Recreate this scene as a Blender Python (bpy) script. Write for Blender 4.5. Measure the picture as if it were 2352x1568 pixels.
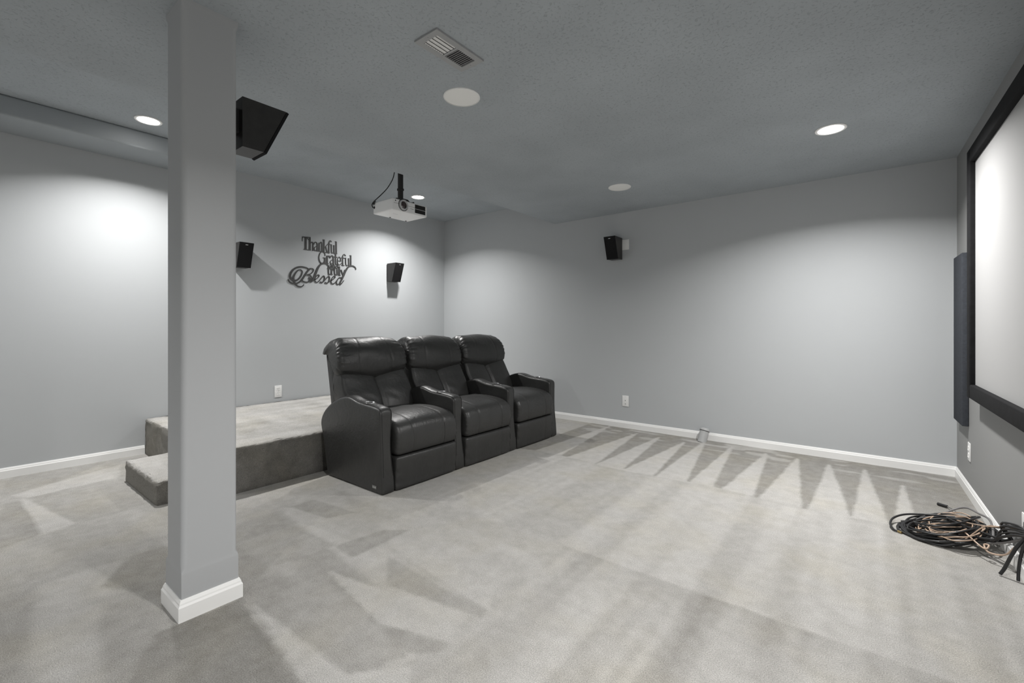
import bpy, bmesh, math, random
import numpy as np
from mathutils import Vector, Matrix

for o in list(bpy.data.objects):
    bpy.data.objects.remove(o, do_unlink=True)
S = bpy.context.scene
COL = S.collection
PI = math.pi
random.seed(7)

# ------------------------------------------------------------------ camera
cam_d = bpy.data.cameras.new('camera')
cam_d.sensor_width = 36.0
cam_d.lens = 1043.0 / 2352.0 * 36.0
cam_d.shift_y = -35.0 / 2352.0
cam_d.clip_start = 0.02
cam = bpy.data.objects.new('camera', cam_d)
COL.objects.link(cam)
cam.location = (0, 0, 1.15)
cam.rotation_euler = (math.radians(90), 0, math.atan(824.0 / 1043.0))
S.camera = cam

# ------------------------------------------------------------------ world, exposure
w = bpy.data.worlds.new('world')
w.use_nodes = True
w.node_tree.nodes['Background'].inputs[0].default_value = (0.5, 0.52, 0.55, 1)
w.node_tree.nodes['Background'].inputs[1].default_value = 0.3
S.world = w
S.view_settings.view_transform = 'Standard'
S.view_settings.look = 'None'
S.view_settings.gamma = 1.0
S.view_settings.use_curve_mapping = False
S.view_settings.exposure = 0.55

LAMP_BACK = (22.0, math.radians(134))     # watts and beam of the downlights by the back wall
LAMP_FRONT = (30.0, math.radians(146))    # and of the row by the screen
LAMP_COL = (1.0, 0.985, 0.965)

# room measurements (metres)
AX, BY, BACK = -5.146, 4.83, -3.4
ZL, ZH = 2.44, 2.754
CX0, CS = 0.517, 0.02    # right wall: x = CX0 + CS*(BY - y)
def cwall(y, d=0.0):     # x of the right wall, d metres in front of it
    return CX0 + CS * (BY - y) - d

# ------------------------------------------------------------------ tagging
def tag(o, label=None, cat=None, group=None, kind=None):
    if label: o['label'] = label
    if cat: o['category'] = cat
    if group: o['group'] = group
    if kind: o['kind'] = kind
    return o

def empty(name, loc, label, cat, rotz=0.0, group=None):
    o = bpy.data.objects.new(name, None)
    COL.objects.link(o)
    o.empty_display_size = 0.05
    o.location = loc
    o.rotation_euler = (0, 0, rotz)
    return tag(o, label, cat, group)

def link_mesh(name, me, mat, parent=None, loc=(0, 0, 0), rot=(0, 0, 0), smooth=False, auto=None):
    o = bpy.data.objects.new(name, me)
    COL.objects.link(o)
    if mat is not None and not me.materials:
        me.materials.append(mat)
    if parent is not None: o.parent = parent
    o.location = loc
    o.rotation_euler = rot
    if smooth:
        for p in me.polygons: p.use_smooth = True
        if auto is not None:
            me.set_sharp_from_angle(angle=math.radians(auto))
    return o

def py_mesh(name, verts, faces, mat, parent=None, smooth=False, auto=None, fix=True, loc=(0, 0, 0), rot=(0, 0, 0)):
    me = bpy.data.meshes.new(name)
    me.from_pydata([tuple(v) for v in verts], [], faces)
    me.validate()
    if fix:
        bm = bmesh.new(); bm.from_mesh(me)
        bmesh.ops.recalc_face_normals(bm, faces=bm.faces)
        bm.to_mesh(me); bm.free()
    return link_mesh(name, me, mat, parent, loc, rot, smooth, auto)

class B:
    """collects shapes, links them as one mesh object"""
    def __init__(self): self.bm = bmesh.new()
    def box(self, lo, hi, bev=0.0, seg=2, m=None):
        r = bmesh.ops.create_cube(self.bm, size=1.0)
        vs = r['verts']
        c = [(a + b) / 2 for a, b in zip(lo, hi)]; s = [abs(b - a) for a, b in zip(lo, hi)]
        for v in vs:
            v.co = Vector((v.co.x * s[0] + c[0], v.co.y * s[1] + c[1], v.co.z * s[2] + c[2]))
            if m is not None: v.co = m @ v.co
        if bev > 0:
            es = list({e for v in vs for e in v.link_edges})
            bmesh.ops.bevel(self.bm, geom=es, offset=bev, segments=seg, affect='EDGES', profile=0.6)
        return self
    def cyl(self, p0, p1, r0, r1=None, n=24):
        r1 = r0 if r1 is None else r1
        p0 = Vector(p0); p1 = Vector(p1); d = p1 - p0
        q = d.to_track_quat('Z', 'Y').to_matrix().to_4x4()
        M = Matrix.Translation((p0 + p1) / 2) @ q
        bmesh.ops.create_cone(self.bm, cap_ends=True, segments=n, radius1=r0, radius2=max(r1, 1e-5), depth=d.length, matrix=M)
        return self
    def prism(self, poly, axis, a, b):
        """poly: 2D points in the two other axes (cyclic order), extruded along axis from a to b"""
        def mk(p, t):
            l = list(p); l.insert('xyz'.index(axis), t); return l
        v0 = [self.bm.verts.new(mk(p, a)) for p in poly]
        v1 = [self.bm.verts.new(mk(p, b)) for p in poly]
        n = len(poly)
        self.bm.faces.new(v0); self.bm.faces.new(list(reversed(v1)))
        for i in range(n):
            self.bm.faces.new([v0[i], v0[(i + 1) % n], v1[(i + 1) % n], v1[i]])
        return self
    def lathe(self, prof, M=None, n=32):
        M = M or Matrix.Identity(4)
        rings = []
        for r, z in prof:
            if r < 1e-6: rings.append([self.bm.verts.new(M @ Vector((0, 0, z)))])
            else: rings.append([self.bm.verts.new(M @ Vector((r * math.cos(2 * PI * k / n), r * math.sin(2 * PI * k / n), z))) for k in range(n)])
        for a, b in zip(rings, rings[1:]):
            for k in range(n):
                k2 = (k + 1) % n
                if len(a) == 1 and len(b) == 1: continue
                if len(a) == 1: self.bm.faces.new([a[0], b[k], b[k2]])
                elif len(b) == 1: self.bm.faces.new([a[k], b[0], a[k2]])
                else: self.bm.faces.new([a[k], b[k], b[k2], a[k2]])
        return self
    def build(self, name, mat, parent=None, smooth=False, auto=None, loc=(0, 0, 0), rot=(0, 0, 0)):
        bmesh.ops.recalc_face_normals(self.bm, faces=self.bm.faces)
        me = bpy.data.meshes.new(name); self.bm.to_mesh(me); self.bm.free()
        return link_mesh(name, me, mat, parent, loc, rot, smooth, auto)

def catmull(pts, n, closed=False):
    P = np.array(pts, float); m = len(P); out = []
    segs = m if closed else m - 1
    for i in range(segs):
        if closed: p0, p1, p2, p3 = P[(i - 1) % m], P[i], P[(i + 1) % m], P[(i + 2) % m]
        else: p0, p1, p2, p3 = P[max(i - 1, 0)], P[i], P[i + 1], P[min(i + 2, m - 1)]
        for k in range(n):
            t = k / n
            out.append(0.5 * ((2 * p1) + (-p0 + p2) * t + (2 * p0 - 5 * p1 + 4 * p2 - p3) * t * t + (-p0 + 3 * p1 - 3 * p2 + p3) * t ** 3))
    if not closed: out.append(P[-1])
    return np.array(out)

def resample(P, n, closed=True):
    Q = np.vstack([P, P[:1]]) if closed else P
    d = np.r_[0, np.cumsum(np.linalg.norm(np.diff(Q, axis=0), axis=1))]
    t = np.linspace(0, d[-1], n + 1 if closed else n)
    R = np.stack([np.interp(t, d, Q[:, k]) for k in range(Q.shape[1])], 1)
    return R[:-1] if closed else R

def tube(name, pts, r, mat, parent=None, n=8, sub=8):
    """one smooth round cable along the points"""
    P = catmull(pts, sub)
    V = []; F = []
    up = Vector((0.13, 0.21, 0.97))
    for i, p in enumerate(P):
        a = Vector(P[max(i - 1, 0)]); b = Vector(P[min(i + 1, len(P) - 1)])
        t = (b - a).normalized()
        u = t.cross(up)
        if u.length < 1e-3: u = t.cross(Vector((1, 0, 0)))
        u.normalize(); v = t.cross(u)
        for k in range(n):
            an = 2 * PI * k / n
            V.append(Vector(p) + (u * math.cos(an) + v * math.sin(an)) * r)
    for i in range(len(P) - 1):
        for k in range(n):
            F.append([i * n + k, i * n + (k + 1) % n, (i + 1) * n + (k + 1) % n, (i + 1) * n + k])
    F.append(list(range(n))); F.append(list(range((len(P) - 1) * n, len(P) * n)))
    return py_mesh(name, V, F, mat, parent, smooth=True, auto=60)

# ------------------------------------------------------------------ materials
def new_mat(name):
    m = bpy.data.materials.new(name); m.use_nodes = True
    nt = m.node_tree; bs = nt.nodes['Principled BSDF']
    return m, nt, bs

def plain(name, col, rough=0.5, metal=0.0, spec=0.5, noise=0.0, nscale=40.0, bump=0.0, bscale=200.0, bdist=0.002, detail=3.0):
    m, nt, bs = new_mat(name)
    bs.inputs['Base Color'].default_value = (*col, 1)
    bs.inputs['Roughness'].default_value = rough
    bs.inputs['Metallic'].default_value = metal
    bs.inputs['Specular IOR Level'].default_value = spec
    tc = nt.nodes.new('ShaderNodeTexCoord')
    if noise > 0:
        nz = nt.nodes.new('ShaderNodeTexNoise'); nz.inputs['Scale'].default_value = nscale; nz.inputs['Detail'].default_value = detail
        nt.links.new(tc.outputs['Object'], nz.inputs['Vector'])
        mx = nt.nodes.new('ShaderNodeMix'); mx.data_type = 'RGBA'
        mx.inputs[6].default_value = (*[c * (1 - noise) for c in col], 1)
        mx.inputs[7].default_value = (*[min(1, c * (1 + noise)) for c in col], 1)
        nt.links.new(nz.outputs['Fac'], mx.inputs[0]); nt.links.new(mx.outputs[2], bs.inputs['Base Color'])
    if bump > 0:
        nb = nt.nodes.new('ShaderNodeTexNoise'); nb.inputs['Scale'].default_value = bscale; nb.inputs['Detail'].default_value = detail
        nt.links.new(tc.outputs['Object'], nb.inputs['Vector'])
        bp = nt.nodes.new('ShaderNodeBump'); bp.inputs['Strength'].default_value = bump; bp.inputs['Distance'].default_value = bdist
        nt.links.new(nb.outputs['Fac'], bp.inputs['Height']); nt.links.new(bp.outputs['Normal'], bs.inputs['Normal'])
    return m

M_wall = plain('grey_wall_paint', (0.495, 0.513, 0.526), 0.62, spec=0.3, noise=0.012, nscale=3, bump=0.25, bscale=130, bdist=0.0006)
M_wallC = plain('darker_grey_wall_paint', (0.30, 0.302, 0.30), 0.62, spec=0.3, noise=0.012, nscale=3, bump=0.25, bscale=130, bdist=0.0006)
M_column = plain('grey_column_paint', (0.42, 0.43, 0.44), 0.5, spec=0.35, bump=0.15, bscale=90, bdist=0.0006)
M_soffit = plain('grey_soffit_paint', (0.32, 0.345, 0.363), 0.55, spec=0.35, bump=0.15, bscale=90, bdist=0.0006)
M_trim = plain('white_trim_paint', (0.88, 0.88, 0.87), 0.35, spec=0.5)
M_white = plain('white_plastic', (0.88, 0.88, 0.87), 0.35)
M_grill = plain('white_speaker_mesh', (0.90, 0.90, 0.88), 0.6, bump=0.3, bscale=900, bdist=0.0005)
M_ventm = plain('grey_vent_paint', (0.36, 0.365, 0.37), 0.5)
M_damper = plain('grey_damper', (0.10, 0.10, 0.105), 0.6)
M_slat = plain('white_vent_slat', (0.88, 0.88, 0.87), 0.45)
M_dark = plain('dark_cavity', (0.012, 0.012, 0.012), 0.9)
M_black = plain('black_plastic', (0.018, 0.018, 0.018), 0.45)
M_blackmetal = plain('black_powder_coat', (0.02, 0.019, 0.018), 0.5, bump=0.1, bscale=400)
M_chrome = plain('chrome', (0.65, 0.65, 0.66), 0.22, metal=1.0)
M_silver = plain('silver_badge', (0.6, 0.6, 0.6), 0.35, metal=0.8)
M_proj = plain('white_projector_shell', (0.90, 0.90, 0.90), 0.4)
M_projside = plain('light_grey_projector_shell', (0.55, 0.55, 0.56), 0.42)
M_lens = plain('dark_glass_lens', (0.03, 0.012, 0.01), 0.05, spec=1.0)
M_velvet = plain('black_velvet', (0.012, 0.012, 0.013), 0.85, spec=0.15, noise=0.5, nscale=25, bump=0.4, bscale=500)
M_screen = plain('matte_screen_fabric', (0.43, 0.43, 0.43), 0.9, spec=0.1)
M_panel = plain('blue_grey_panel_fabric', (0.058, 0.063, 0.073), 0.95, spec=0.1, noise=0.25, nscale=60, bump=0.5, bscale=700)
M_sign = plain('brushed_dark_metal', (0.05, 0.05, 0.05), 0.5, spec=0.5, noise=0.15, nscale=60)
M_pipe = plain('grey_painted_pipe', (0.42, 0.425, 0.425), 0.45)
M_rubber = plain('black_cable_jacket', (0.016, 0.016, 0.017), 0.42)
M_greycab = plain('grey_cable_jacket', (0.17, 0.165, 0.165), 0.5)
M_tan = plain('copper_speaker_wire', (0.46, 0.34, 0.255), 0.35, noise=0.3, nscale=60)
M_brass = plain('brass_connector', (0.62, 0.47, 0.22), 0.3, metal=1.0)
M_clothtag = plain('grey_woven_tag', (0.16, 0.16, 0.155), 0.7)
M_thread = plain('light_thread', (0.42, 0.42, 0.40), 0.7)

def leather():
    m, nt, bs = new_mat('black_leather')
    N = nt.nodes; L = nt.links
    tc = N.new('ShaderNodeTexCoord')
    n1 = N.new('ShaderNodeTexNoise'); n1.inputs['Scale'].default_value = 9; n1.inputs['Detail'].default_value = 4
    n2 = N.new('ShaderNodeTexVoronoi'); n2.inputs['Scale'].default_value = 420
    n3 = N.new('ShaderNodeTexNoise'); n3.inputs['Scale'].default_value = 26; n3.inputs['Detail'].default_value = 3; n3.inputs['Distortion'].default_value = 0.8
    for n in (n1, n2, n3): L.new(tc.outputs['Object'], n.inputs['Vector'])
    mx = N.new('ShaderNodeMix'); mx.data_type = 'RGBA'
    mx.inputs[6].default_value = (0.022, 0.022, 0.0215, 1); mx.inputs[7].default_value = (0.038, 0.038, 0.037, 1)
    L.new(n1.outputs['Fac'], mx.inputs[0]); L.new(mx.outputs[2], bs.inputs['Base Color'])
    mr = N.new('ShaderNodeMapRange'); mr.inputs['To Min'].default_value = 0.34; mr.inputs['To Max'].default_value = 0.46
    L.new(n1.outputs['Fac'], mr.inputs['Value']); L.new(mr.outputs[0], bs.inputs['Roughness'])
    bs.inputs['Specular IOR Level'].default_value = 0.55
    b1 = N.new('ShaderNodeBump'); b1.inputs['Strength'].default_value = 0.25; b1.inputs['Distance'].default_value = 0.0008
    b2 = N.new('ShaderNodeBump'); b2.inputs['Strength'].default_value = 0.35; b2.inputs['Distance'].default_value = 0.006
    L.new(n2.outputs['Distance'], b1.inputs['Height']); L.new(n3.outputs['Fac'], b2.inputs['Height'])
    L.new(b2.outputs['Normal'], b1.inputs['Normal']); L.new(b1.outputs['Normal'], bs.inputs['Normal'])
    return m
M_leather = leather()
M_seam = plain('black_seam', (0.008, 0.008, 0.008), 0.7)

def ceiling_mat():
    m, nt, bs = new_mat('textured_grey_ceiling')
    N = nt.nodes; L = nt.links
    tc = N.new('ShaderNodeTexCoord')
    n1 = N.new('ShaderNodeTexNoise'); n1.inputs['Scale'].default_value = 75; n1.inputs['Detail'].default_value = 6; n1.inputs['Roughness'].default_value = 0.6; n1.inputs['Distortion'].default_value = 0.7
    n2 = N.new('ShaderNodeTexNoise'); n2.inputs['Scale'].default_value = 2.2; n2.inputs['Detail'].default_value = 3
    for n in (n1, n2): L.new(tc.outputs['Object'], n.inputs['Vector'])
    rp = N.new('ShaderNodeValToRGB'); rp.color_ramp.elements[0].position = 0.30; rp.color_ramp.elements[1].position = 0.44
    L.new(n1.outputs['Fac'], rp.inputs['Fac'])
    mx = N.new('ShaderNodeMix'); mx.data_type = 'RGBA'
    mx.inputs[6].default_value = (0.335, 0.362, 0.383, 1); mx.inputs[7].default_value = (0.392, 0.424, 0.449, 1)
    L.new(rp.outputs['Color'], mx.inputs[0])
    mx2 = N.new('ShaderNodeMix'); mx2.data_type = 'RGBA'; mx2.blend_type = 'MULTIPLY'; mx2.inputs[0].default_value = 1
    mr = N.new('ShaderNodeMapRange'); mr.inputs['From Min'].default_value = 0.3; mr.inputs['From Max'].default_value = 0.7; mr.inputs['To Min'].default_value = 0.93; mr.inputs['To Max'].default_value = 1.05
    L.new(n2.outputs['Fac'], mr.inputs['Value'])
    L.new(mx.outputs[2], mx2.inputs[6]); L.new(mr.outputs[0], mx2.inputs[7]); L.new(mx2.outputs[2], bs.inputs['Base Color'])
    bs.inputs['Roughness'].default_value = 0.75; bs.inputs['Specular IOR Level'].default_value = 0.25
    bp = N.new('ShaderNodeBump'); bp.inputs['Strength'].default_value = 0.5; bp.inputs['Distance'].default_value = 0.003
    L.new(rp.outputs['Color'], bp.inputs['Height']); L.new(bp.outputs['Normal'], bs.inputs['Normal'])
    return m
M_ceil = ceiling_mat()

def carpet_mat():
    m, nt, bs = new_mat('light_grey_cut_pile_carpet')
    N = nt.nodes; L = nt.links
    tc = N.new('ShaderNodeTexCoord')
    at = N.new('ShaderNodeAttribute'); at.attribute_name = 'pile'
    warm = N.new('ShaderNodeTexNoise'); warm.inputs['Scale'].default_value = 2.6; warm.inputs['Detail'].default_value = 3
    tuft = N.new('ShaderNodeTexNoise'); tuft.inputs['Scale'].default_value = 250; tuft.inputs['Detail'].default_value = 5; tuft.inputs['Roughness'].default_value = 0.85
    blot = N.new('ShaderNodeTexNoise'); blot.inputs['Scale'].default_value = 14; blot.inputs['Detail'].default_value = 5; blot.inputs['Roughness'].default_value = 0.65
    for n in (warm, tuft, blot): L.new(tc.outputs['Object'], n.inputs['Vector'])
    # pile lay: -1 dark nap, +1 light nap
    mr = N.new('ShaderNodeMapRange'); mr.inputs['From Min'].default_value = -1; mr.inputs['From Max'].default_value = 1
    bl = N.new('ShaderNodeMath'); bl.operation = 'MULTIPLY_ADD'; bl.inputs[1].default_value = 1.5; bl.inputs[2].default_value = -0.75
    L.new(blot.outputs['Fac'], bl.inputs[0])
    ad = N.new('ShaderNodeMath'); ad.operation = 'ADD'
    L.new(at.outputs['Fac'], ad.inputs[0]); L.new(bl.outputs[0], ad.inputs[1]); L.new(ad.outputs[0], mr.inputs['Value'])
    mx = N.new('ShaderNodeMix'); mx.data_type = 'RGBA'
    mx.inputs[6].default_value = (0.275, 0.266, 0.246, 1); mx.inputs[7].default_value = (0.57, 0.558, 0.538, 1)
    L.new(mr.outputs[0], mx.inputs[0])
    sd = N.new('ShaderNodeMapRange'); sd.inputs['From Min'].default_value = -3; sd.inputs['From Max'].default_value = -1.3  # values below the nap range carry painted shade for the upright faces
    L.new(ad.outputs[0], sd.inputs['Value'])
    side_shade = N.new('ShaderNodeMix'); side_shade.data_type = 'RGBA'
    side_shade.inputs[6].default_value = (0.085, 0.083, 0.080, 1)
    L.new(sd.outputs[0], side_shade.inputs[0]); L.new(mx.outputs[2], side_shade.inputs[7])
    tint = N.new('ShaderNodeMix'); tint.data_type = 'RGBA'; tint.blend_type = 'MULTIPLY'
    tint.inputs[7].default_value = (1.0, 0.985, 0.94, 1)
    wr = N.new('ShaderNodeMapRange'); wr.inputs['From Min'].default_value = 0.45; wr.inputs['From Max'].default_value = 0.7
    L.new(warm.outputs['Fac'], wr.inputs['Value']); L.new(wr.outputs[0], tint.inputs[0]); L.new(side_shade.outputs[2], tint.inputs[6])
    tm = N.new('ShaderNodeMapRange'); tm.inputs['From Min'].default_value = 0.34; tm.inputs['From Max'].default_value = 0.66; tm.inputs['To Min'].default_value = 0.52; tm.inputs['To Max'].default_value = 1.44
    L.new(tuft.outputs['Fac'], tm.inputs['Value'])
    m2 = N.new('ShaderNodeMix'); m2.data_type = 'RGBA'; m2.blend_type = 'MULTIPLY'; m2.inputs[0].default_value = 1
    L.new(tint.outputs[2], m2.inputs[6]); L.new(tm.outputs[0], m2.inputs[7]); L.new(m2.outputs[2], bs.inputs['Base Color'])
    bs.inputs['Roughness'].default_value = 1.0; bs.inputs['Specular IOR Level'].default_value = 0.0
    bp = N.new('ShaderNodeBump'); bp.inputs['Strength'].default_value = 0.8; bp.inputs['Distance'].default_value = 0.006
    L.new(tuft.outputs['Fac'], bp.inputs['Height']); L.new(bp.outputs['Normal'], bs.inputs['Normal'])
    return m
M_carpet = carpet_mat()

def emit_mat(name, col, s):
    m, nt, bs = new_mat(name)
    bs.inputs['Base Color'].default_value = (0.8, 0.8, 0.8, 1)
    bs.inputs['Emission Color'].default_value = (*col, 1)
    bs.inputs['Emission Strength'].default_value = s
    return m
M_bulb = emit_mat('glowing_bulb', (1.0, 0.97, 0.92), 14.0)
M_wood = plain('black_ash_veneer', (0.020, 0.019, 0.018), 0.38, spec=0.5, noise=0.4, nscale=30)
M_cloth = plain('black_grille_cloth', (0.010, 0.010, 0.011), 0.8, spec=0.2, bump=0.3, bscale=800)

# ------------------------------------------------------------------ pile lay of the vacuumed carpet, plus a painted column shadow
rng = np.random.RandomState(3)
_T = rng.rand(256, 256)
def vnoise(x, y):
    xi = np.floor(x).astype(int); yi = np.floor(y).astype(int)
    fx = x - xi; fy = y - yi
    fx = fx * fx * (3 - 2 * fx); fy = fy * fy * (3 - 2 * fy)
    g = lambda a, b: _T[a % 256, b % 256]
    return (g(xi, yi) * (1 - fx) + g(xi + 1, yi) * fx) * (1 - fy) + (g(xi, yi + 1) * (1 - fx) + g(xi + 1, yi + 1) * fx) * fy
def fbm(x, y): return (vnoise(x, y) + 0.5 * vnoise(x * 2.1 + 7, y * 2.1) + 0.25 * vnoise(x * 4.3, y * 4.3 + 5)) / 1.75
def smooth(a, b, t):
    t = np.clip((t - a) / (b - a), 0, 1); return t * t * (3 - 2 * t)
def inpoly(X, Y, poly):
    r = np.zeros(X.shape, bool); n = len(poly)
    for i in range(n):
        x0, y0 = poly[i]; x1, y1 = poly[(i + 1) % n]
        if y0 == y1: continue
        c = ((y0 > Y) != (y1 > Y)) & (X < (x1 - x0) * (Y - y0) / (y1 - y0) + x0)
        r ^= c
    return r
def pile(X, Y):
    jx = 0.006 * (fbm(X * 9, Y * 9) - 0.5) * 2
    Xj = X + jx; Yj = Y + jx * 1.3
    V = 0.42 + 0.55 * (fbm(X * 2.0 + 3, Y * 1.2) - 0.5)
    # far strokes running away from the camera side, towards the far wall
    st = vnoise(X * 7.5 + 0.25 * vnoise(Y * 0.7, X * 0), Y * 0.45 + 20)
    st = 0.5 * st + 0.5 * smooth(0.36, 0.60, st)
    st2 = vnoise(X * 26, Y * 0.9 + 40)
    mid = (Yj > 2.04) & (Yj < 3.42) & (X > -2.3)
    V = np.where(mid, 0.46 + 0.62 * (st - 0.5) + 0.6 * (st2 - 0.5) * smooth(0.5, 0.7, vnoise(X * 2, Y * 1.5)) - 0.25 * smooth(0.10, 0.0, 3.44 - Yj), V)
    near = (Yj <= 2.04) & (X > -1.25)
    V = np.where(near, 0.16 + 0.72 * (st - 0.5) + 0.5 * (fbm(X * 3.5, Y * 1.6 + 3) - 0.5) + 0.6 * (st2 - 0.5) + 0.20 * smooth(2.04, 0.7, Y) - 0.25 * smooth(1.75, 2.04, Y), V)
    # strokes laid across, in front of the column
    sx = vnoise(X * 0.6 + 11, (Y + 0.12 * X) * 6.5 + 60)
    sx = 0.5 * sx + 0.5 * smooth(0.36, 0.60, sx)
    left = (X <= -1.25 - 0.06 * np.sin(Y * 21)) & (Yj < 1.86) & (X > -2.9)
    V = np.where(left, 0.18 + 1.0 * (sx - 0.5) + 0.45 * (fbm(X * 3, Y * 3 + 9) - 0.5), V)
    for poly, val in (([(-2.12, 1.53), (-1.31, 1.53), (-1.20, 1.38), (-1.9, 1.46)], 0.62),
                      ([(-2.0, 1.14), (-1.7, 1.20), (-1.25, 1.33), (-1.22, 1.15), (-1.5, 1.06)], 0.60),
                      ([(-2.06, 0.815), (-1.36, 0.84), (-1.22, 1.0), (-1.0, 0.75), (-1.1, 0.50), (-1.45, 0.735)], 0.62),
                      ([(-1.9, 1.40), (-1.22, 1.37), (-1.20, 1.33), (-1.7, 1.24)], -0.15),
                      ([(-2.0, 1.10), (-1.5, 1.05), (-1.25, 1.02), (-1.4, 0.86), (-2.0, 0.90)], -0.05),
                      ([(-2.09, 0.79), (-1.44, 0.73), (-1.22, 0.705), (-1.15, 0.30), (-1.7, 0.30), (-2.1, 0.50)], -0.62),  # column's shadow on the floor, painted into the pile value
                      ([(-2.86, 0.56), (-2.84, 0.74), (-2.32, 0.62), (-2.67, 0.45)], -0.35),
                      ([(-2.2, 1.29), (-2.16, 1.56), (-2.04, 1.66), (-2.02, 1.28)], -0.2),
                      ([(-3.1, 1.24), (-2.2, 1.30), (-2.25, 1.0), (-2.7, 0.95), (-3.2, 1.0)], -0.1),
                      ([(-3.3, 1.50), (-2.5, 1.60), (-2.55, 1.45), (-3.2, 1.35)], -0.25)):
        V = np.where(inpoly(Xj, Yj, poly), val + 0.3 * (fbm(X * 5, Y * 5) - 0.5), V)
    fl = (X <= -2.9)
    V = np.where(fl, 0.18 + 0.5 * (fbm(X * 2.4, Y * 4 + 31) - 0.5), V)
    for poly, val in (([(-4.48, 0.40), (-4.46, 0.86), (-3.66, 0.84), (-3.60, 0.36)], -0.02),
                      ([(-4.47, 0.36), (-3.64, 0.50), (-3.58, 0.34), (-3.66, 0.24)], 0.85),
                      ([(-3.6, 0.36), (-3.5, 0.10), (-4.4, 0.28), (-4.42, 0.34)], -0.25),
                      ([(-4.60, 0.30), (-4.9, 0.95), (-4.50, 0.86), (-4.44, 0.38)], 0.75),
                      ([(-5.2, 0.35), (-5.1, 0.9), (-4.72, 0.55), (-4.55, 0.25)], -0.12),
                      ([(-5.2, -0.2), (-4.6, 0.24), (-4.45, 0.20), (-4.5, -0.2)], -0.25),
                      ([(-3.9, 0.10), (-3.55, 0.14), (-3.5, 0.0), (-3.8, -0.2)], 0.8)):
        V = np.where(inpoly(Xj, Yj, poly), val + 0.3 * (fbm(X * 5, Y * 5) - 0.5), V)
    # dark turned-back strip along the far wall with light wedges
    strip = (Yj >= 3.42 + 0.03 * np.sin(X * 5)) & (X > -2.6)
    blots = smooth(0.60, 0.72, vnoise(X * 5 + 2, Y * 17)) * smooth(4.2, 4.6, Y) * 0.9
    V = np.where(strip, -0.62 + 0.25 * (fbm(X * 4, Y * 4) - 0.5) + blots, V)
    W = [(-2.36, 4.80, -2.44, -2.16), (-1.97, 4.66, -2.10, -1.80), (-1.72, 4.64, -1.80, -1.56), (-1.45, 4.60, -1.56, -1.31), (-1.30, 4.74, -1.30, -1.06),
         (-1.04, 4.72, -1.05, -0.88), (-0.74, 4.66, -0.83, -0.62), (-0.50, 4.64, -0.59, -0.34), (-0.27, 4.60, -0.31, -0.09), (-0.04, 4.62, -0.09, 0.09), (0.18, 4.32, 0.10, 0.22)]
    for ax, ay, b0, b1 in W:
        V = np.where(strip & inpoly(Xj, Yj, [(ax - 0.01, ay), (b0, 3.38), (b1, 3.38), (ax + 0.01, ay)]), 0.72 + 0.2 * (fbm(X * 5, Y * 5) - 0.5), V)
    return np.clip(V, -1, 1)

def pile_attr(me, fn=None):
    n = len(me.vertices); co = np.empty(n * 3); me.vertices.foreach_get('co', co); co = co.reshape(-1, 3)
    f_ = fn or pile; v = sum(f_(co[:, 0] + a, co[:, 1] + b_) for a, b_ in ((-.006, -.004), (.006, .004), (-.004, .006), (.004, -.006))) / 4 if fn is None else fn(co[:, 0], co[:, 1])
    a = me.attributes.new('pile', 'FLOAT', 'POINT'); a.data.foreach_set('value', v.astype(np.float32))

# ------------------------------------------------------------------ the room
def floor():
    x0, x1, y0, y1 = AX - 0.05, 0.75, BACK, BY + 0.03
    xs = np.r_[np.arange(x0, -2.7, 0.02), np.arange(-2.7, x1, 0.012)]; ys = np.r_[np.arange(y0, 0.2, 0.04), np.arange(0.2, y1, 0.012), y1]
    nx, ny = len(xs), len(ys)
    X, Y = np.meshgrid(xs, ys)
    V = np.stack([X.ravel(), Y.ravel(), np.zeros(X.size)], 1)
    i = np.arange(nx * ny).reshape(ny, nx)
    F = np.stack([i[:-1, :-1], i[:-1, 1:], i[1:, 1:], i[1:, :-1]], -1).reshape(-1, 4)
    me = bpy.data.meshes.new('floor'); me.from_pydata(V.tolist(), [], F.tolist())
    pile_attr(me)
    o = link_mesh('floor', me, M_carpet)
    tag(o, kind='structure')
floor()

def struct(o): return tag(o, kind='structure')
struct(B().box((AX - 0.12, BACK, 0), (AX, BY + 0.12, 2.9)).build('wall_left', M_wall))
struct(B().box((AX, BY, 0), (CX0 + 0.2, BY + 0.12, 2.9)).build('wall_far', M_wall))
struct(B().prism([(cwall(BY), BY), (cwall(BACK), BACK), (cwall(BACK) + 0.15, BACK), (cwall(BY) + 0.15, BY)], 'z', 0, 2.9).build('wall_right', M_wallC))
struct(B().box((AX - 0.12, BACK - 0.12, 0), (cwall(BACK) + 0.15, BACK, 2.9)).build('wall_back', M_wall))
ce = B().prism([(AX, ZH), (-3.878, ZH), (-3.128, ZL), (0.80, ZL), (0.80, 2.9), (AX, 2.9)], 'y', BACK, BY)
struct(ce.build('ceiling', M_ceil))
# boxed-in duct along the left wall, its end just behind the column
so = B(); so.box((AX, BACK, 2.612), (-4.705, 1.62, ZH), 0.018, 3)
struct(so.build('trim_1', M_soffit, smooth=True, auto=40))

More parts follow.
